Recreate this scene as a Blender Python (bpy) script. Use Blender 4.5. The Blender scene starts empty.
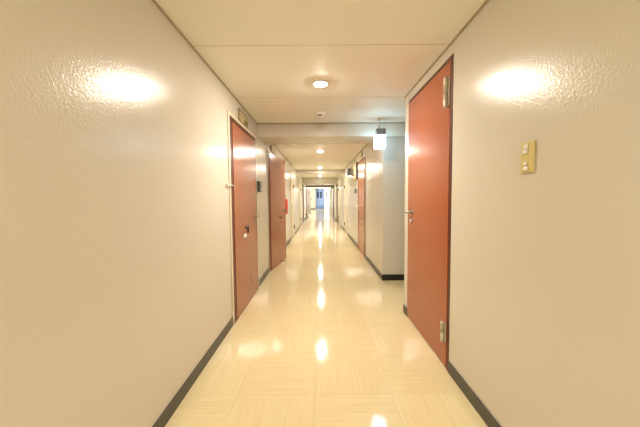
import bpy, bmesh, math, random
from mathutils import Vector, Matrix
random.seed(4)
S = bpy.context.scene
COL = S.collection
PI = math.pi

# ------------------------------------------------------------------ helpers
def add_box(bm, x0, x1, y0, y1, z0, z1, bev=0, seg=2):
    vs = [bm.verts.new((x, y, z)) for x in (x0, x1) for y in (y0, y1) for z in (z0, z1)]
    f = [(0,1,3,2),(4,6,7,5),(0,4,5,1),(2,3,7,6),(0,2,6,4),(1,5,7,3)]
    fs = [bm.faces.new([vs[i] for i in q]) for q in f]
    if bev:
        es = list({e for a in fs for e in a.edges})
        bmesh.ops.bevel(bm, geom=es, offset=bev, segments=seg, affect='EDGES', profile=.5)
def box(x0, x1, y0, y1, z0, z1, bev=0, seg=2):
    bm = bmesh.new(); add_box(bm, x0, x1, y0, y1, z0, z1, bev, seg); return bm
def add_tube(bm, pts, r, n=14, caps=True):
    pts = [Vector(p) for p in pts]
    rs = r if isinstance(r, (list, tuple)) else [r]*len(pts)
    rings = []; up = None
    for i, p in enumerate(pts):
        if i == 0: d = pts[1]-p
        elif i == len(pts)-1: d = p-pts[i-1]
        else: d = (pts[i+1]-p).normalized()+(p-pts[i-1]).normalized()
        d.normalize()
        if up is None:
            up = Vector((0,0,1)) if abs(d.z) < .9 else Vector((1,0,0))
        a = d.cross(up).normalized(); b = a.cross(d).normalized(); up = b
        rings.append([bm.verts.new(p+(a*math.cos(2*PI*k/n)+b*math.sin(2*PI*k/n))*rs[i]) for k in range(n)])
    for A, B in zip(rings, rings[1:]):
        for k in range(n):
            f = bm.faces.new((A[k], A[(k+1)%n], B[(k+1)%n], B[k])); f.smooth = True
    if caps:
        bm.faces.new(rings[0]); bm.faces.new(rings[-1][::-1])
def tube(pts, r, n=14):
    bm = bmesh.new(); add_tube(bm, pts, r, n); return bm
def lathe(prof, cx=0, cy=0, cz=0, n=40, bm=None):
    """profile of (radius, z), revolved about a vertical axis"""
    bm = bm or bmesh.new(); rings = []
    for r, z in prof:
        if r < 1e-6: rings.append([bm.verts.new((cx, cy, cz+z))])
        else: rings.append([bm.verts.new((cx+r*math.cos(2*PI*k/n), cy+r*math.sin(2*PI*k/n), cz+z)) for k in range(n)])
    for A, B in zip(rings, rings[1:]):
        for k in range(n):
            a, a2, b, b2 = A[k%len(A)], A[(k+1)%len(A)], B[k%len(B)], B[(k+1)%len(B)]
            vs = []
            for v in (a, a2, b2, b):
                if v not in vs: vs.append(v)
            if len(vs) > 2:
                f = bm.faces.new(vs); f.smooth = True
    return bm
def obj(name, bm, m, parent=None):
    bmesh.ops.recalc_face_normals(bm, faces=bm.faces)
    me = bpy.data.meshes.new(name); bm.to_mesh(me); bm.free()
    me.materials.append(m)
    o = bpy.data.objects.new(name, me); COL.objects.link(o)
    if parent: o.parent = parent
    return o
def tag(o, label=None, cat=None, group=None, kind=None):
    if label: o['label'] = label
    if cat: o['category'] = cat
    if group: o['group'] = group
    if kind: o['kind'] = kind
    return o
def thing(name, loc=(0,0,0), rz=0, **k):
    o = bpy.data.objects.new(name, None); COL.objects.link(o)
    o.empty_display_size = .1
    o.location = loc; o.rotation_euler = (0, 0, rz)
    return tag(o, **k)
def struct(name, bm, m, parent=None):
    o = obj(name, bm, m, parent)
    if not parent: o['kind'] = 'structure'
    return o
def dup(o, parent=None):
    c = o.copy(); COL.objects.link(c)
    if parent: c.parent = parent
    for ch in [x for x in bpy.data.objects if x.parent == o]: dup(ch, c)
    return c

# ------------------------------------------------------------------ materials
def mat(name, col=(.8,.8,.8), rough=.5, metal=0, spec=.5, coat=0, coatr=.05, emit=None, es=0, trans=0):
    m = bpy.data.materials.new(name); m.use_nodes = True
    b = m.node_tree.nodes['Principled BSDF']; I = b.inputs
    I['Base Color'].default_value = (*col, 1); I['Roughness'].default_value = rough
    I['Metallic'].default_value = metal; I['Specular IOR Level'].default_value = spec
    I['Coat Weight'].default_value = coat; I['Coat Roughness'].default_value = coatr
    I['Transmission Weight'].default_value = trans
    if emit: I['Emission Color'].default_value = (*emit, 1); I['Emission Strength'].default_value = es
    return m
def N(m, t, **k):
    n = m.node_tree.nodes.new(t)
    for a, v in k.items(): setattr(n, a, v)
    return n
def L(m, a, b): m.node_tree.links.new(a, b)
def coords(m, scale=(1,1,1), loc=(0,0,0)):
    tc = N(m, 'ShaderNodeTexCoord'); mp = N(m, 'ShaderNodeMapping')
    mp.inputs['Scale'].default_value = scale; mp.inputs['Location'].default_value = loc
    L(m, tc.outputs['Object'], mp.inputs['Vector']); return mp.outputs['Vector']
def noise(m, vec, scale, detail=3, rough=.5):
    n = N(m, 'ShaderNodeTexNoise'); n.inputs['Scale'].default_value = scale
    n.inputs['Detail'].default_value = detail; n.inputs['Roughness'].default_value = rough
    L(m, vec, n.inputs['Vector']); return n.outputs['Fac']
def mth(m, op, a, b=None, c=None):
    n = N(m, 'ShaderNodeMath', operation=op)
    for i, v in enumerate((a, b, c)):
        if v is None: continue
        if isinstance(v, (int, float)): n.inputs[i].default_value = v
        else: L(m, v, n.inputs[i])
    return n.outputs[0]
def mixc(m, f, a, b, bt='MIX'):
    n = N(m, 'ShaderNodeMix', data_type='RGBA', blend_type=bt)
    if isinstance(f, (int, float)): n.inputs[0].default_value = f
    else: L(m, f, n.inputs[0])
    for i, v in ((6, a), (7, b)):
        if isinstance(v, tuple): n.inputs[i].default_value = (*v, 1)
        else: L(m, v, n.inputs[i])
    return n.outputs[2]
def bsdf(m): return m.node_tree.nodes['Principled BSDF']
def bump(m, h, strength, dist, prev=None, coat=False):
    n = N(m, 'ShaderNodeBump'); n.inputs['Strength'].default_value = strength
    n.inputs['Distance'].default_value = dist; L(m, h, n.inputs['Height'])
    if prev is not None: L(m, prev, n.inputs['Normal'])
    L(m, n.outputs[0], bsdf(m).inputs['Normal'])
    if coat: L(m, n.outputs[0], bsdf(m).inputs['Coat Normal'])
    return n.outputs[0]

def wall_paint(name, col, spec=.5):
    m = mat(name, col, .2, spec=spec)
    v = coords(m)
    big = noise(m, v, .9, 3)
    L(m, mixc(m, big, tuple(c*.95 for c in col), tuple(min(1, c*1.04) for c in col)), bsdf(m).inputs['Base Color'])
    fine = noise(m, coords(m, (1, 1, .55)), 180, 2, .6)
    mid = noise(m, v, 105, 2)
    h = mth(m, 'ADD', mth(m, 'MULTIPLY', fine, .55), mid)
    bump(m, h, .6, WALLB)
    return m
WALLB = .0014
M = {}
M['wall'] = wall_paint('semi_gloss_cream_wall_paint', (.675, .625, .53), spec=.36)
M['wall_far'] = M['wall']
M['ceil'] = mat('matt_cream_ceiling_board', (.72, .655, .545), .62, spec=.3)
m = M['ceil']
vec = coords(m)
sep = N(m, 'ShaderNodeSeparateXYZ'); L(m, vec, sep.inputs[0])
fr = mth(m, 'FRACT', mth(m, 'DIVIDE', mth(m, 'ADD', sep.outputs['Y'], 9.7), .97))
seam = mth(m, 'LESS_THAN', mth(m, 'ABSOLUTE', mth(m, 'SUBTRACT', fr, .5)), .497)   # 1 on the board, 0 in the joint
base = mixc(m, noise(m, vec, 1.3, 2), (.925, .90, .81), (.94, .915, .83))
L(m, mixc(m, seam, (.5, .44, .34), base), bsdf(m).inputs['Base Color'])
nb = bump(m, noise(m, vec, 230, 2), .25, .0006)
bump(m, seam, .6, .002, nb)

# vinyl floor: 47 cm squares, grain turned by a quarter from tile to tile
M['floor'] = m = mat('waxed_beige_vinyl_tile', (.7,.58,.36), .08, spec=.6)
T = .472
vec = coords(m)
sep = N(m, 'ShaderNodeSeparateXYZ'); L(m, vec, sep.inputs[0])
u = mth(m, 'DIVIDE', mth(m, 'ADD', sep.outputs['X'], .04 + 40*T), T)
w = mth(m, 'DIVIDE', mth(m, 'ADD', sep.outputs['Y'], -1.68 + 40*T), T)
fu, fw = mth(m, 'FRACT', u), mth(m, 'FRACT', w)
iu, iw = mth(m, 'FLOOR', u), mth(m, 'FLOOR', w)
chk = mth(m, 'MODULO', mth(m, 'ADD', iu, iw), 2)
def gr(x, y, z):
    c = N(m, 'ShaderNodeCombineXYZ')
    for i, q in enumerate((x, y, z)): L(m, q, c.inputs[i])
    return noise(m, c.outputs[0], 1, 4, .65)
tid = mth(m, 'ADD', mth(m, 'MULTIPLY', iu, 7.3), mth(m, 'MULTIPLY', iw, 3.7))
g1 = gr(mth(m, 'MULTIPLY', u, 30), mth(m, 'MULTIPLY', w, 1.3), tid)
g2 = gr(mth(m, 'MULTIPLY', u, 1.3), mth(m, 'MULTIPLY', w, 30), tid)
mixg = N(m, 'ShaderNodeMix'); L(m, chk, mixg.inputs[0]); L(m, g1, mixg.inputs[2]); L(m, g2, mixg.inputs[3])
g = mixg.outputs[0]
ramp = N(m, 'ShaderNodeValToRGB'); L(m, g, ramp.inputs[0])
ramp.color_ramp.elements[0].position = .32; ramp.color_ramp.elements[0].color = (.74, .61, .35, 1)
ramp.color_ramp.elements[1].position = .68; ramp.color_ramp.elements[1].color = (.81, .69, .43, 1)
wn = N(m, 'ShaderNodeTexWhiteNoise', noise_dimensions='1D'); L(m, tid, wn.inputs['W'])
tone = mixc(m, wn.outputs[0], (.96, .955, .94), (1, 1, 1))
fc = mixc(m, 1.0, ramp.outputs[0], tone, 'MULTIPLY')
e1 = mth(m, 'MINIMUM', mth(m, 'MINIMUM', fu, mth(m, 'SUBTRACT', 1, fu)), mth(m, 'MINIMUM', fw, mth(m, 'SUBTRACT', 1, fw)))
inb = mth(m, 'GREATER_THAN', e1, .0022)
L(m, mixc(m, inb, (.60, .48, .27), fc), bsdf(m).inputs['Base Color'])
nb = bump(m, noise(m, vec, 2.3, 2), .35, .006)
nb = bump(m, g, .25, .0006, nb)
bump(m, inb, .3, .0006, nb)

def painted(name, col, rough=.22):
    m = mat(name, col, rough, spec=.5)
    v = coords(m, (1,1,1))
    L(m, mixc(m, noise(m, coords(m, (1,1,.5)), 2.2, 4), tuple(c*.93 for c in col), tuple(min(1,c*1.07) for c in col)), bsdf(m).inputs['Base Color'])
    bump(m, noise(m, v, 18, 2), .15, .0004)
    return m
M['door'] = painted('terracotta_gloss_door_paint', (.38, .105, .043))
M['door_l'] = painted('brown_red_gloss_door_paint', (.355, .112, .056))
M['frame'] = painted('dark_red_brown_frame_paint', (.11, .026, .013), .4)
M['cream'] = painted('cream_gloss_trim_paint', (.74, .66, .5), .3)
M['cream_door'] = painted('pale_cream_door_paint', (.70, .60, .42), .25)
M['blue'] = painted('grey_blue_door_paint', (.13, .19, .34), .35)
M['white_door'] = painted('white_door_paint', (.8, .78, .72), .3)
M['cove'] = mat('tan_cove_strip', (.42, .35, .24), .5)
M['base'] = mat('dark_grey_green_vinyl_baseboard', (.055, .053, .043), .38)
m = M['base']; L(m, mixc(m, noise(m, coords(m), 7, 4), (.045,.043,.034), (.085,.08,.062)), bsdf(m).inputs['Base Color'])
M['baseblack'] = mat('black_vinyl_baseboard', (.012, .012, .012), .35)
M['steel'] = mat('brushed_nickel', (.80, .77, .69), .35, metal=.8)
M['nickel'] = mat('worn_nickel', (.42, .40, .34), .3, metal=1)
M['olive'] = painted('olive_brown_steel_frame_paint', (.13, .075, .028), .4)
M['steeld'] = mat('dull_steel', (.62, .57, .46), .45, metal=.55)
M['white'] = mat('white_plastic', (.8, .78, .73), .35)
M['ivory'] = mat('yellowed_ivory_plastic', (.66, .56, .22), .35)
M['ivory_w'] = mat('ivory_white_plastic', (.82, .76, .66), .3)
M['ivory_d'] = mat('dark_ivory_button_rim', (.45, .37, .2), .5)  # darker ivory rim round each button
M['greyp'] = mat('grey_plastic', (.22, .22, .24), .45)
M['dark'] = mat('dark_grey_green_plastic', (.055, .06, .045), .4)
M['black'] = mat('black_plastic', (.012, .012, .012), .4)
M['gold'] = mat('aged_olive_brass_sign_frame', (.36, .30, .14), .4, metal=.2)
M['signface'] = mat('faded_yellow_sign_face', (.52, .44, .22), .4)
M['signdark'] = mat('brown_sign_print', (.13, .09, .035), .5)
M['yellow'] = mat('yellow_sign_face', (.72, .40, .025), .4)
M['paper'] = mat('white_paper', (.85, .84, .8), .6)
M['red'] = mat('red_extinguisher_enamel', (.62, .035, .015), .2, coat=.6)
M['hose'] = mat('black_rubber', (.015, .015, .015), .5)
M['glass'] = mat('clear_window_glass', (1,1,1), .02, trans=1)
M['darkglass'] = mat('dark_door_glass', (.02, .025, .035), .05)
M['mark'] = mat('dark_scuff', (.05, .02, .012), .6)
M['rubber_tan'] = mat('tan_rubber', (.62, .5, .26), .6)
LAMP = (1, .93, .80)
M['lamp'] = mat('lit_warm_lamp_diffuser', (.9,.9,.9), .5, emit=LAMP, es=520)
M['exit_on'] = mat('lit_cold_white_sign_panel', (.9,.9,.9), .4, emit=(.42, .74, 1), es=9)
M['exit_mark'] = mat('lit_pale_green_sign_print', (.5,.9,.7), .4, emit=(.45, 1, .72), es=8)
M['exit_green'] = mat('lit_green_sign_panel', (.10,.15,.06), .4, emit=(.12, .2, .08), es=.12)

# ------------------------------------------------------------------ dimensions
XL, XR, XR2 = -.835, .876, .903       # wall faces
CH = 2.21                             # ceiling
YB, YE, YF = -5.2, 27.2, 30.5         # end behind, end of corridor, end wall of the lobby
REC0, REC1 = 2.917, 4.06              # side passage opening in the right wall

# ------------------------------------------------------------------ floor, ceiling
struct('floor', box(-2.6, 3.0, YB-.2, YF+.2, -.12, 0), M['floor'])
struct('ceiling', box(-2.6, 3.0, YB-.2, YF+.2, CH, CH+.12), M['ceil'])

def wall_run(side, x, y0, y1, openings, name, thick=.14, layer=.05, through=()):
    """wall along Y whose corridor face is at x; side = -1 left, +1 right; openings (y0, y1, top)"""
    bm = bmesh.new(); a = y0
    def seg(xa, xb, p, q, z0, z1):
        add_box(bm, min(xa, xb), max(xa, xb), p, q, z0, z1)
    xo, xb = x+side*layer, x+side*thick
    for (p, q, top) in sorted(openings):
        seg(x, xb, a, p, 0, CH)
        seg(x, xb, p, q, top, CH)
        if (p, q, top) not in through: seg(xo, xb, p, q, 0, top)
        a = q
    seg(x, xb, a, y1, 0, CH)
    return struct(name, bm, M['wall'])

# openings
D1 = (2.672, 3.745, 1.975)
D2 = (4.60, 5.665, 1.972)
DL3, DL4, DL5 = (8.3, 9.2, 1.97), (11.6, 12.5, 1.97), (20.2, 21.1, 1.97)
R1 = (1.888, 2.806, 2.128)
R2 = (5.56, 6.60, 2.012)
DR3, DR4, DR5 = (9.22, 10.12, 1.97), (12.4, 13.3, 1.97), (22.0, 22.9, 1.97)
wall_run(-1, XL, YB, YE, [D1, D2, DL3, DL4, DL5], 'wall_left', through=[D2])
wall_run(1, XR, YB, REC0, [R1], 'wall_right')
wall_run(1, XR2, REC1, YE, [R2, DR3, DR4, DR5], 'wall_right_far')
bm = bmesh.new()
add_box(bm, XR+.14, 2.4, REC0-.12, REC0, 0, CH)
struct('wall_passage_near', bm, M['wall'])
bm = bmesh.new(); add_box(bm, XR2+.14, 2.4, REC1, REC1+.12, 0, CH)
struct('wall_passage_far', bm, M['wall'])
struct('wall_passage_end', box(2.4, 2.52, REC0-.12, REC1+.12, 0, CH), M['wall'])
struct('wall_back', box(XL-.14, XR+.14, YB-.14, YB, 0, CH), M['wall'])
# small room behind the door that stands ajar
bm = bmesh.new()
add_box(bm, -2.3, XL-.14, 4.3, 4.4, 0, CH); add_box(bm, -2.3, XL-.14, 6.0, 6.1, 0, CH); add_box(bm, -2.4, -2.3, 4.3, 6.1, 0, CH)
struct('wall_side_room', bm, M['wall'])
# lobby at the far end, with a window in its right wall
bm = bmesh.new()
add_box(bm, -2.5, 2.9, YF, YF+.14, 0, CH)
struct('wall_end', bm, M['wall'])
bm = bmesh.new(); add_box(bm, -2.5, -2.36, YE, YF, 0, CH); add_box(bm, -2.36, XL-.14, YE-.12, YE, 0, CH)
struct('wall_lobby_left', bm, M['wall'])
WY0, WY1, WZ0, WZ1 = 27.7, 30.2, .75, 2.0
bm = bmesh.new()
for a in ((YE, WY0, 0, CH), (WY1, YF, 0, CH), (WY0, WY1, 0, WZ0), (WY0, WY1, WZ1, CH)):
    add_box(bm, 2.36, 2.5, *a)
add_box(bm, XR2+.14, 2.36, YE-.12, YE, 0, CH)
struct('wall_lobby_right', bm, M['wall'])
bm = bmesh.new()
for a in ((WY0, WY0+.05, WZ0, WZ1), (WY1-.05, WY1, WZ0, WZ1), (WY0, WY1, WZ0, WZ0+.05), (WY0, WY1, WZ1-.05, WZ1), ((WY0+WY1)/2-.03, (WY0+WY1)/2+.03, WZ0, WZ1)):
    add_box(bm, 2.39, 2.45, *a)
wf = struct('window_1', bm, M['white'])
obj('pane', box(2.415, 2.42, WY0+.05, WY1-.05, WZ0+.05, WZ1-.05), M['glass'], wf)

# ------------------------------------------------------------------ beams and portals
bm = bmesh.new()
add_box(bm, XL, XR2, 3.90, 4.42, 2.031, CH)
add_box(bm, XR2, 2.4, 3.90, REC1, 2.031, CH)
struct('trim_1', bm, M['wall'])
def beam(n, y0, y1, z0, m='wall', xr=XR2):
    return struct('trim_%d' % n, box(XL, xr, y0, y1, z0, CH, .006), M[m])
b = beam(2, 10.3, 10.6, 2.085)
obj('dark_batten', box(XL+.002, XR2-.002, 10.27, 10.3, 2.172, CH-.001), M['cove'], b)  # dark tan strip along the top of the beam face
beam(3, 14.45, 15.6, 1.90)
beam(4, 18.05, 18.25, 1.93)
def portal(n, y, head):
    bm = bmesh.new()
    for x0, x1 in ((XL, XL+.035), (XR2-.035, XR2)):
        add_box(bm, x0, x1, y-.05, y+.06, 0, head, .003)
    if n == 6: add_box(bm, XL, XR2, y-.05, y+.04, head, head+.12, .003)
    return struct('trim_%d' % n, bm, M['olive'])
portal(5, 14.4, 1.9)
portal(6, 18.0, 1.875)
# haunch brackets under the second beam
bm = bmesh.new()
for x0, x1 in ((XL, XL+.05), (XR2-.05, XR2)): add_box(bm, x0, x1, 10.3, 10.6, 1.96, 2.085, .004)
struct('trim_7', bm, M['cream'])

# coves
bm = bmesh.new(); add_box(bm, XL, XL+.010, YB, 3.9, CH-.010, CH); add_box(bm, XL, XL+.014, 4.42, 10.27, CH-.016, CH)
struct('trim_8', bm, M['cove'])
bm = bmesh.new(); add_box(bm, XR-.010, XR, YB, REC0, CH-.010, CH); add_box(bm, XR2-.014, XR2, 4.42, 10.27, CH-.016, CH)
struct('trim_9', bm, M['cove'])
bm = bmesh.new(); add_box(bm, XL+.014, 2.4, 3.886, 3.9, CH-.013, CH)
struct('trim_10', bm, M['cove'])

# baseboards, broken at the doors
def baseboard(name, x, side, runs, m='base', t=.008, h=.082):
    bm = bmesh.new()
    for a, b in runs: add_box(bm, min(x, x-side*t), max(x, x-side*t), a, b, 0, h, .002, 1)
    return struct(name, bm, M[m])
baseboard('baseboard_left', XL, -1, [(YB, 2.68), (3.78, 4.62), (5.69, 8.26), (9.24, 11.56), (12.54, 14.34), (14.47, 17.94), (18.07, 20.16), (21.14, YE)])
baseboard('baseboard_right', XR, 1, [(YB, 1.885), (2.81, REC0)])
baseboard('baseboard_right_far', XR2, 1, [(REC1, 5.53), (6.63, 9.18), (10.16, 12.36), (13.34, 14.34), (14.47, 17.94), (18.07, 21.96), (22.94, YE)])
bm = bmesh.new(); add_box(bm, XR2-.008, 2.4, REC1-.008, REC1, 0, .088, .002, 1)
struct('baseboard_passage_far', bm, M['baseblack'])
bm = bmesh.new(); add_box(bm, XR-.008, 2.4, REC0, REC0+.008, 0, .082, .002, 1)
struct('baseboard_passage_near', bm, M['base'])
bm = bmesh.new(); add_box(bm, -2.36, -.42, YF-.01, YF, 0, .09); add_box(bm, 1.27, 2.36, YF-.01, YF, 0, .09)
struct('baseboard_end', bm, M['base'])

# ------------------------------------------------------------------ doors
def lever(parent, side, x, y, z, direc, m='steel', L_=.11):
    """lever set on a leaf facing -side; x is the leaf surface, lever points along direc in Y"""
    s = -side
    bm = bmesh.new()
    add_tube(bm, [(x, y, z), (x+s*.008, y, z)], [.027, .025], 24)
    add_tube(bm, [(x+s*.008, y, z), (x+s*.05, y, z)], .011, 16)
    h = obj('handle', bm, M[m], parent)
    bm = bmesh.new()
    add_tube(bm, [(x+s*.048, y-direc*.006, z), (x+s*.052, y+direc*.03, z+.002), (x+s*.054, y+direc*.07, z), (x+s*.05, y+direc*L_, z-.004)], [.0115, .0105, .0095, .0085], 16)
    obj('lever', bm, M[m], h)
    bm = bmesh.new()
    add_tube(bm, [(x, y, z-.075), (x+s*.006, y, z-.075)], [.019, .018], 20)
    add_box(bm, min(x+s*.006, x+s*.011), max(x+s*.006, x+s*.011), y-.003, y+.003, z-.083, z-.067)
    obj('lock_cylinder', bm, M[m], parent)
    return h
def hinge(parent, x, y, z0, z1, s, m='steeld'):
    bm = bmesh.new()
    zm = (z0+z1)/2
    add_tube(bm, [(x+s*.016, y, z0), (x+s*.016, y, z0+.008), (x+s*.016, y, zm-.003)], [.010, .0135, .0135], 18)
    add_tube(bm, [(x+s*.016, y, zm+.003), (x+s*.016, y, z1-.008), (x+s*.016, y, z1)], [.0135, .0135, .010], 18)
    add_tube(bm, [(x+s*.016, y, zm-.004), (x+s*.016, y, zm+.004)], .009, 12)
    add_box(bm, min(x, x+s*.006), max(x, x+s*.006), y-.028, y+.02, z0+.006, z1-.006, .001, 1)
    return obj('hinge', bm, M[m], parent)
def frame_bm(x, side, y0, y1, top, w=.03, out=.006, depth=.05, near=None):
    """three sided frame lining an opening"""
    bm = bmesh.new()
    xa, xb = sorted((x-side*out, x+side*depth))
    n_ = near or w
    add_box(bm, xa, xb, y0, y0+n_, 0, top, .002, 1)
    add_box(bm, xa, xb, y1-w, y1, 0, top, .002, 1)
    add_box(bm, xa, xb, y0+n_, y1-w, top-w, top, .002, 1)
    return bm
def casing_bm(x, side, y0, y1, top, w=.035, out=.012):
    bm = bmesh.new()
    xa, xb = sorted((x-side*out, x))
    add_box(bm, xa, xb, y0-w, y0, 0, top+w, .003, 1)
    add_box(bm, xa, xb, y1, y1+w, 0, top+w, .003, 1)
    add_box(bm, xa, xb, y0, y1, top, top+w, .003, 1)
    return bm

# door 1: left, closed
dr = thing('door_1', (0,0,0), label='near left brownish red door, closed, with a white sticker below its lever', cat='door', kind='structure')
obj('casing', casing_bm(XL, -1, *D1), M['cream'], dr)
obj('frame', frame_bm(XL, -1, *D1, w=.042, out=.013, near=.068), M['frame'], dr)
lf = obj('leaf', box(XL-.03, XL+.017, D1[0]+.071, D1[1]-.045, .006, D1[2]-.045, .003), M['door_l'], dr)
lx = XL+.017
lever(dr, -1, lx, 3.60, .975, 1, 'nickel', .14)
bm = bmesh.new()
add_box(bm, lx, lx+.010, 3.11, 3.24, .872, .894, .003); add_box(bm, lx, lx+.012, 3.205, 3.235, .81, .88, .003)
tag(obj('lock_hasp', bm, M['black'], dr), label='small black hasp')
tag(obj('sticker', box(lx, lx+.0015, 3.05, 3.17, .775, .815, .0005, 1), M['paper'], dr), label='small white sticker')
bm = bmesh.new()
add_box(bm, lx, lx+.002, 3.29, 3.31, .285, .297); add_box(bm, lx, lx+.002, 3.325, 3.345, .20, .212); add_box(bm, lx, lx+.002, 3.33, 3.336, .215, .28)
obj('scuff_mark', bm, M['mark'], dr)

# door 2: left, standing ajar into the corridor, hinged on its near edge
dr2 = thing('door_2', (0,0,0), label='second left brownish red door, standing ajar into the corridor', cat='door', kind='structure')
obj('casing', casing_bm(XL, -1, *D2), M['cream'], dr2)
obj('frame', frame_bm(XL, -1, *D2, w=.038, out=.018, depth=.14, near=.072), M['frame'], dr2)
ang = math.atan2(.138, .935)
lf = obj('leaf', box(-.042, 0, 0, .935, .006, D2[2]-.034, .003), M['door_l'], dr2)
lf.location = (XL+.030, 4.69, 0); lf.rotation_euler = (0, 0, -ang)
def on_leaf(o): o.parent = lf; return o
h2 = lever(lf, -1, 0, .855, .965, 1, 'nickel', .12)
bm = bmesh.new(); add_box(bm, 0, .012, .50, .60, .845, .865, .003); add_box(bm, 0, .014, .575, .60, .828, .865, .003)
tag(obj('lock_hasp', bm, M['black'], lf), label='small black hasp')
bm = bmesh.new(); add_box(bm, -.01, .03, .88, .93, 1.88, 1.93, .004)
tag(obj('catch', bm, M['white'], lf), label='small white catch at the top corner')

# door 3: right near door, closed
dr3 = thing('door_3', (0,0,0), label='tall orange red door in the right wall, closed, with two steel pivot hinges', cat='door', kind='structure')
bm = frame_bm(XR, 1, *R1, w=.026, out=.004)
obj('frame', bm, M['frame'], dr3)
rx = XR-.008
obj('leaf', box(rx, XR+.035, R1[0]+.03, R1[1]-.012, .014, R1[2]-.03, .003), M['door'], dr3)
lever(dr3, 1, rx, 2.655, 1.06, 1, 'nickel', .11)
obj('threshold', box(XR-.006, XR+.05, R1[0]+.026, R1[1]-.026, 0, .010, .002, 1), M['steeld'], dr3)
hinge(dr3, rx, 1.945, 1.80, 2.0, -1); hinge(dr3, rx, 1.945, .185, .33, -1)
bm = bmesh.new(); add_tube(bm, [(rx, 2.655, .985), (rx-.018, 2.655, .985), (rx-.02, 2.655, .925)], [.006, .006, .004], 10)
obj('shadow_key', bm, M['steel'], dr3)  # added key shape, stands in for the thin dark shadow below the lever

# door 4: right, beyond the side passage
dr4 = thing('door_4', (0,0,0), label='orange red door in the right wall beyond the side passage', cat='door', kind='structure')
obj('casing', casing_bm(XR2, 1, *R2, w=.03, out=.008), M['cream'], dr4)
obj('frame', frame_bm(XR2, 1, *R2, w=.03, out=.014, near=.085), M['frame'], dr4)
obj('leaf', box(XR2-.01, XR2+.035, R2[0]+.088, R2[1]-.033, .01, R2[2]-.034, .003), M['door'], dr4)
lever(dr4, 1, XR2-.01, 6.48, 1.0, -1)
bm = box(XR2-.016, XR2-.01, 5.85, 5.95, .82, .84, .001, 1)
obj('lock_hasp', bm, M['black'], dr4)

# pale doors further along
def plain_door(n, x, side, op, label, m='cream_door', fm='cream', hingey=None, lv=True):
    d = thing('door_%d' % n, (0,0,0), label=label, cat='door', kind='structure')
    obj('frame', frame_bm(x, side, *op, w=.035, out=.014), M[fm], d)
    s = -side
    f = x+s*.006
    xa, xb = sorted((f, x+side*.035))
    obj('leaf', box(xa, xb, op[0]+.038, op[1]-.038, .008, op[2]-.038, .003), M[m], d)
    hy = op[1]-.05
    hinge(d, f, hy, .22, .34, s, 'signdark'); hinge(d, f, hy, 1.52, 1.64, s, 'signdark')
    lever(d, side, f, op[0]+.11, 1.0, 1, L_=.1)
    return d
plain_door(5, XL, -1, DL3, 'first pale cream door in the left wall beyond the fire extinguisher')
plain_door(6, XR2, 1, DR3, 'pale cream door in the right wall with two small dark hinges')
plain_door(7, XL, -1, DL4, 'pale cream left door between the second beam and the brown frame')
plain_door(8, XR2, 1, DR4, 'pale cream right door just before the first brown frame')
plain_door(9, XL, -1, DL5, 'far pale left door with a dark red frame', fm='frame')
plain_door(10, XR2, 1, DR5, 'far pale right door with a dark red frame', fm='frame')

# end wall doors: blue one with two slot windows, white one beside it
def end_door(n, x0, x1, mt, label, slots):
    d = thing('door_%d' % n, (0,0,0), label=label, cat='door', kind='structure')
    top = 2.13
    bm = bmesh.new()
    add_box(bm, x0-.04, x0, YF-.03, YF, 0, top+.04, .003, 1); add_box(bm, x1, x1+.04, YF-.03, YF, 0, top+.04, .003, 1)
    add_box(bm, x0, x1, YF-.03, YF, top, top+.04, .003, 1)
    obj('frame', bm, M['white_door'] if mt == 'white_door' else M[mt], d)
    obj('leaf', box(x0+.004, x1-.004, YF-.045, YF-.002, .01, top-.004, .003), M[mt], d)
    for (a, b, c, e) in slots:
        w = obj('window', box(a, b, YF-.051, YF-.045, c, e), M['darkglass'], d)
    bm = bmesh.new(); add_tube(bm, [(x1-.07, YF-.045, 1.0), (x1-.07, YF-.09, 1.0)], .013, 12)
    add_tube(bm, [(x1-.075, YF-.09, 1.0), (x1-.18, YF-.095, 1.0)], .011, 12)
    obj('handle', bm, M['steel'], d)
    return d
end_door(11, -.36, .46, 'blue', 'grey blue door with two dark slot windows at the far end of the corridor', [(-.24, -.05, 1.18, 1.88), (.08, .27, 1.18, 1.88)])
end_door(12, .56, 1.22, 'white_door', 'bright white door with one narrow slot window, right of the blue door', [(.68, .79, 1.25, 1.85)])

# ------------------------------------------------------------------ downlights
def downlight(y):
    t = thing('downlight', (0.015 + y*.0015, y, CH))
    obj('trim_ring', lathe([(.069, 0), (.067, -.008), (.062, -.0145), (.058, -.0145), (.055, -.010), (.055, -.001)]), M['white'], t)
    obj('diffuser', lathe([(.0545, -.001), (.0545, -.010), (.048, -.015), (.033, -.020), (0, -.0225)], n=32), M['lamp'], t)
    return t
ly = [2.56, 6.19, 9.45, 12.80, 16.10, 19.3, 22.6, 25.8, 28.9, -.85, -4.1]
ll = ['largest lit round downlight, nearest the camera, in front of the smoke detector',
      'second lit downlight, just beyond the first ceiling beam',
      'third lit downlight, the last one before the second beam',
      'fourth lit downlight, the first one beyond the second beam',
      'fifth lit downlight, between the deep beam and the dark door head',
      'sixth lit downlight, the first one beyond the dark brown door head',
      'seventh lit downlight, second beyond the dark brown door head',
      'eighth lit downlight, the last one before the far lobby',
      'farthest lit downlight, in the lobby before the blue door',
      'lit downlight just behind the viewpoint', 'lit downlight at the closed end behind the viewpoint']
d0 = downlight(ly[0])
for i, (y, lb) in enumerate(zip(ly, ll)):
    d = d0 if i == 0 else dup(d0)
    d.location = (0.015 + max(y, 0)*.0015, y, CH)
    tag(d, lb, 'ceiling light', 'round downlights along the ceiling')

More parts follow.
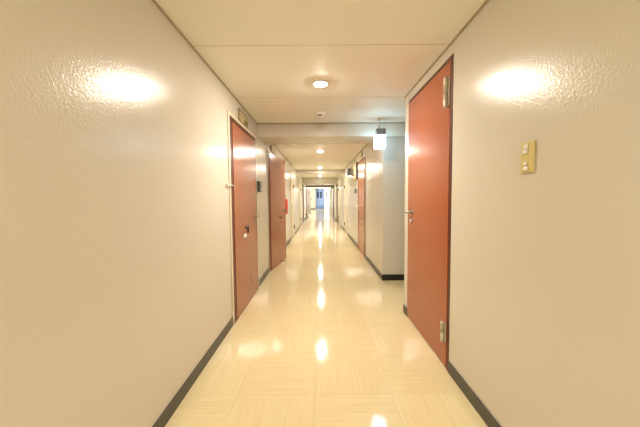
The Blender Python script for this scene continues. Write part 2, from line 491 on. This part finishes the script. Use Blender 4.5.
# smoke detector
t = thing('smoke_detector', (.016, 3.445, CH), label='small white smoke detector on the ceiling before the first beam', cat='smoke detector')
obj('base', lathe([(.066, 0), (.066, -.016), (.060, -.022), (0, -.022)]), M['white'], t)
obj('sensor_head', lathe([(.046, -.022), (.044, -.044), (.032, -.052), (0, -.053)]), M['ivory_w'], t)
bm = bmesh.new()
for k in range(10):
    a = 2*PI*k/10; 
    add_tube(bm, [(math.cos(a-.2)*.0435, math.sin(a-.2)*.0445, -.034), (math.cos(a+.2)*.0435, math.sin(a+.2)*.0445, -.034)], .003, 8)
obj('vent', bm, M['dark'], t)
obj('slot', box(-.022, .022, -.049, -.042, -.044, -.031, .002, 1), M['black'], t)

# hanging emergency sign before the beam
t = thing('exit_sign', (.79, 3.72, CH), label='lit white emergency sign hanging from the ceiling before the side passage', cat='emergency sign')
bm = tube([(-.015, 0, 0), (-.015, 0, -.006)], .022, 20); add_tube(bm, [(-.015, 0, -.006), (-.015, 0, -.125)], .008, 14)
obj('rod', bm, M['white'], t)
bm = bmesh.new(); add_box(bm, -.052, .068, -.035, .035, -.205, -.125, .006); add_box(bm, -.06, .072, -.04, .04, -.172, -.160, .003)
obj('housing', bm, M['greyp'], t)
pn = obj('panel', box(-.074, .066, -.028, .028, -.378, -.207, .006), M['exit_on'], t)
for s in (-1, 1):
    y = s*.0285
    obj('print', box(-.055, .045, min(y, y+s*.001), max(y, y+s*.001), -.300, -.292), M['exit_mark'], pn)

t = thing('exit_sign', (.82, 17.75, CH), label='small green emergency sign hanging at the dark door head on the right', cat='emergency sign')
obj('rod', tube([(0, 0, 0), (0, 0, -.2)], .007, 12), M['steeld'], t)
obj('housing', box(-.09, .07, -.03, .03, -.44, -.2, .005), M['dark'], t)
bm = bmesh.new(); add_box(bm, -.08, .06, -.033, -.03, -.42, -.24)
obj('panel', bm, M['exit_green'], t)

# ------------------------------------------------------------------ right wall: switch plate
t = thing('switch_plate', (XR, 1.197, 1.362), label='yellowed switch plate with four pale buttons on the right wall', cat='light switch')
obj('plate', box(-.009, 0, -.037, .037, -.064, .066, .004), M['ivory'], t)
for z, h, c, w, prot in ((.045, .0085, 'ivory_w', .013, .0125), (.024, .0085, 'white', .010, .018), (-.026, .0075, 'ivory_w', .010, .014), (-.047, .0085, 'ivory_w', .014, .012)):
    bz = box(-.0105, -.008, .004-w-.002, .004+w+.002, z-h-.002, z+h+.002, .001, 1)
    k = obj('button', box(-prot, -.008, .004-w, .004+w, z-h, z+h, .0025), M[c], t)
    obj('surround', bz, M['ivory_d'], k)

# ------------------------------------------------------------------ left wall: holder, intercom, plates
t = thing('door_holder', (XL, 2.58, 1.325), label='small cream door hook on the left wall before the near left door', cat='door hook')
bm = bmesh.new(); add_box(bm, 0, .006, -.05, .02, -.016, .016, .002); add_box(bm, .0, .022, -.04, -.012, -.009, .009, .003)
obj('base', bm, M['cream'], t)
obj('arm', tube([(.016, -.03, 0), (.024, .0, 0), (.026, .10, 0), (.026, .13, -.006)], [.007, .005, .005, .007], 12), M['white'], t)

t = thing('intercom', (XL, 3.87, 1.36), label='dark grey intercom box on the left wall between the two doors', cat='intercom')
obj('body', box(-.002, .045, -.06, .06, -.072, .072, .008), M['dark'], t)
bm = bmesh.new()
for k in range(4): add_box(bm, .045, .047, -.035, .035, .012+k*.011, .017+k*.011)
obj('grille', bm, M['greyp'], t)
obj('button', tube([(.045, 0, -.035), (.050, 0, -.035)], .012, 16), M['steel'], t)

def name_plate(x, side, y0, y1, z0, z1, label, dark=True, name='sign_plate'):
    t = thing(name, (x, (y0+y1)/2, (z0+z1)/2), label=label, cat='sign')
    s = -side; w, h = (y1-y0)/2, (z1-z0)/2
    def bx(a, b, *r, bev=0):
        p, q = sorted((s*a, s*b)); return box(p, q, *r, bev)
    bm = bmesh.new()
    for r in ((-w, w, h-.012, h), (-w, w, -h, -h+.012), (-w, -w+.014, -h, h), (w-.014, w, -h, h)):
        p, q = sorted((0, s*.022)); add_box(bm, p, q, *r, .002, 1)
    obj('frame', bm, M['gold'], t)
    f = obj('face', bx(0, .015, -w+.012, w-.012, -h+.01, h-.01), M['signface'], t)
    p, q = sorted((s*.015, s*.0165))
    if dark: obj('print_block', box(p, q, w*.15, w*.82, -h*.8, -h*.05), M['signdark'], f)
    for k in range(5):
        a = -w*.75+k*w*.3
        for z in ((.2,) if dark else (.3, -.4)):
            obj('print_stroke', box(p, q, a, a+w*.2, h*z, h*(z+.08)), M['signdark'], f)
    return t
name_plate(XL, -1, 2.99, 3.33, 2.005, 2.13, 'faded olive framed sign plate on the wall above the near left door')
name_plate(XL, -1, 4.95, 5.25, 2.01, 2.11, 'small faded sign plate above the left door that stands ajar', False)
name_plate(XR2, 1, 5.93, 6.22, 2.045, 2.16, 'small faded sign plate above the far right red door', False)

# yellow sign and dark box beyond the right red door
t = thing('wall_sign', (XR2, 6.98, 1.83), label='yellow wall sign with a white sheet beside the far right red door', cat='sign')
bm = box(-.03, 0, -.25, .3, -.19, .19, .004); obj('board', bm, M['yellow'], t)
obj('frame', box(-.038, 0, -.28, -.25, -.2, .2, .002, 1), M['black'], t)
obj('sheet', box(-.032, -.03, -.12, .10, -.14, .02), M['paper'], t)
t = thing('wall_speaker', (XR2, 8.0, 1.915), label='dark grey box mounted high on the right wall beyond the yellow sign', cat='speaker')
obj('bracket', box(-.03, 0, -.04, .04, -.03, .03, .003), M['steeld'], t)
obj('housing', box(-.12, -.025, -.10, .10, -.092, .092, .008), M['dark'], t)
obj('grille', box(-.11, -.035, -.104, -.1, -.08, .08, .002, 1), M['greyp'], t)
t = thing('wall_telephone', (XR2, 6.98, 1.365), label='small dark handset box on the right wall below the yellow sign', cat='telephone')
obj('base', box(-.022, 0, -.06, .06, -.06, .06, .005), M['greyp'], t)
obj('handset', box(-.045, -.02, -.045, -.01, -.055, .055, .008), M['dark'], t)
# ------------------------------------------------------------------ fire extinguisher on the left wall
t = thing('fire_extinguisher', (-.755, 6.15, .865), label='red fire extinguisher on the left wall behind the door ajar', cat='fire extinguisher')
obj('cylinder', lathe([(0, .0), (.060, 0), (.068, .012), (.069, .03), (.069, .27), (.062, .305), (.04, .33), (.022, .342), (.02, .355), (0, .355)]), M['red'], t)
v = obj('valve', lathe([(0, .355), (.019, .355), (.019, .385), (.012, .395), (0, .396)], n=20), M['steeld'], t)
bm = bmesh.new(); add_tube(bm, [(0, -.02, .39), (.01, .03, .40), (.02, .09, .415)], [.008, .009, .007], 10); add_tube(bm, [(0, -.02, .375), (.01, .03, .372), (.02, .08, .365)], [.007, .007, .006], 10)
obj('grip', bm, M['black'], v)
obj('hose', tube([(.005, .015, .375), (.01, .055, .385), (.01, .085, .34), (.01, .086, .25), (.01, .082, .12), (.01, .080, .05)], [.008]*4+[.010, .012], 12), M['hose'], t)
obj('wall_bracket', box(-.082, -.069, -.04, .04, .10, .30, .002), M['steeld'], t)

# wedge on the floor that holds the open door
bm = bmesh.new()
vs = [bm.verts.new(p) for p in ((-.02,-.05,0),(.02,-.05,0),(.02,.05,0),(-.02,.05,0),(-.02,.05,.032),(.02,.05,.032))]
for q in ((0,3,2,1),(0,1,5,4),(3,4,5,2),(0,4,3),(1,2,5)): bm.faces.new([vs[i] for i in q])
o = obj('door_wedge', bm, M['rubber_tan'])
o.location = (-.655, 5.42, 0); o.rotation_euler = (0, 0, -ang+PI/2)
tag(o, 'small tan wedge on the floor against the open left door', 'door wedge')

# small red alarm lamp on the end wall, left of the blue door
t = thing('alarm_lamp', (-.88, YF+.002, 1.16), label='small red alarm lamp on the end wall left of the blue door', cat='alarm lamp')
obj('base', box(-.05, .05, -.02, 0, -.1, .1, .004), M['greyp'], t)
obj('lens', box(-.035, .035, -.045, -.02, -.04, .04, .01), M['red'], t)

# ------------------------------------------------------------------ daylight and world
W = bpy.data.worlds.new('world'); S.world = W; W.use_nodes = True
bg = W.node_tree.nodes['Background']
bg.inputs[0].default_value = (.86, .93, 1, 1); bg.inputs[1].default_value = 19

# ------------------------------------------------------------------ camera
cam = bpy.data.cameras.new('camera'); co = bpy.data.objects.new('camera', cam); COL.objects.link(co)
cam.sensor_width = 36; cam.lens = 16; cam.clip_start = .02; cam.clip_end = 200
R = Matrix.Rotation(math.radians(-.094), 3, 'Z') @ Matrix.Rotation(PI/2-math.atan(15.5/284.44), 3, 'X') @ Matrix.Rotation(math.radians(-.5), 3, 'Z')
co.matrix_world = Matrix.Translation((0, 0, 1.2)) @ R.to_4x4()
S.camera = co
vs_ = S.view_settings
vs_.view_transform = 'Standard'; vs_.look = 'None'; vs_.gamma = 1; vs_.use_curve_mapping = False
vs_.exposure = 1.2
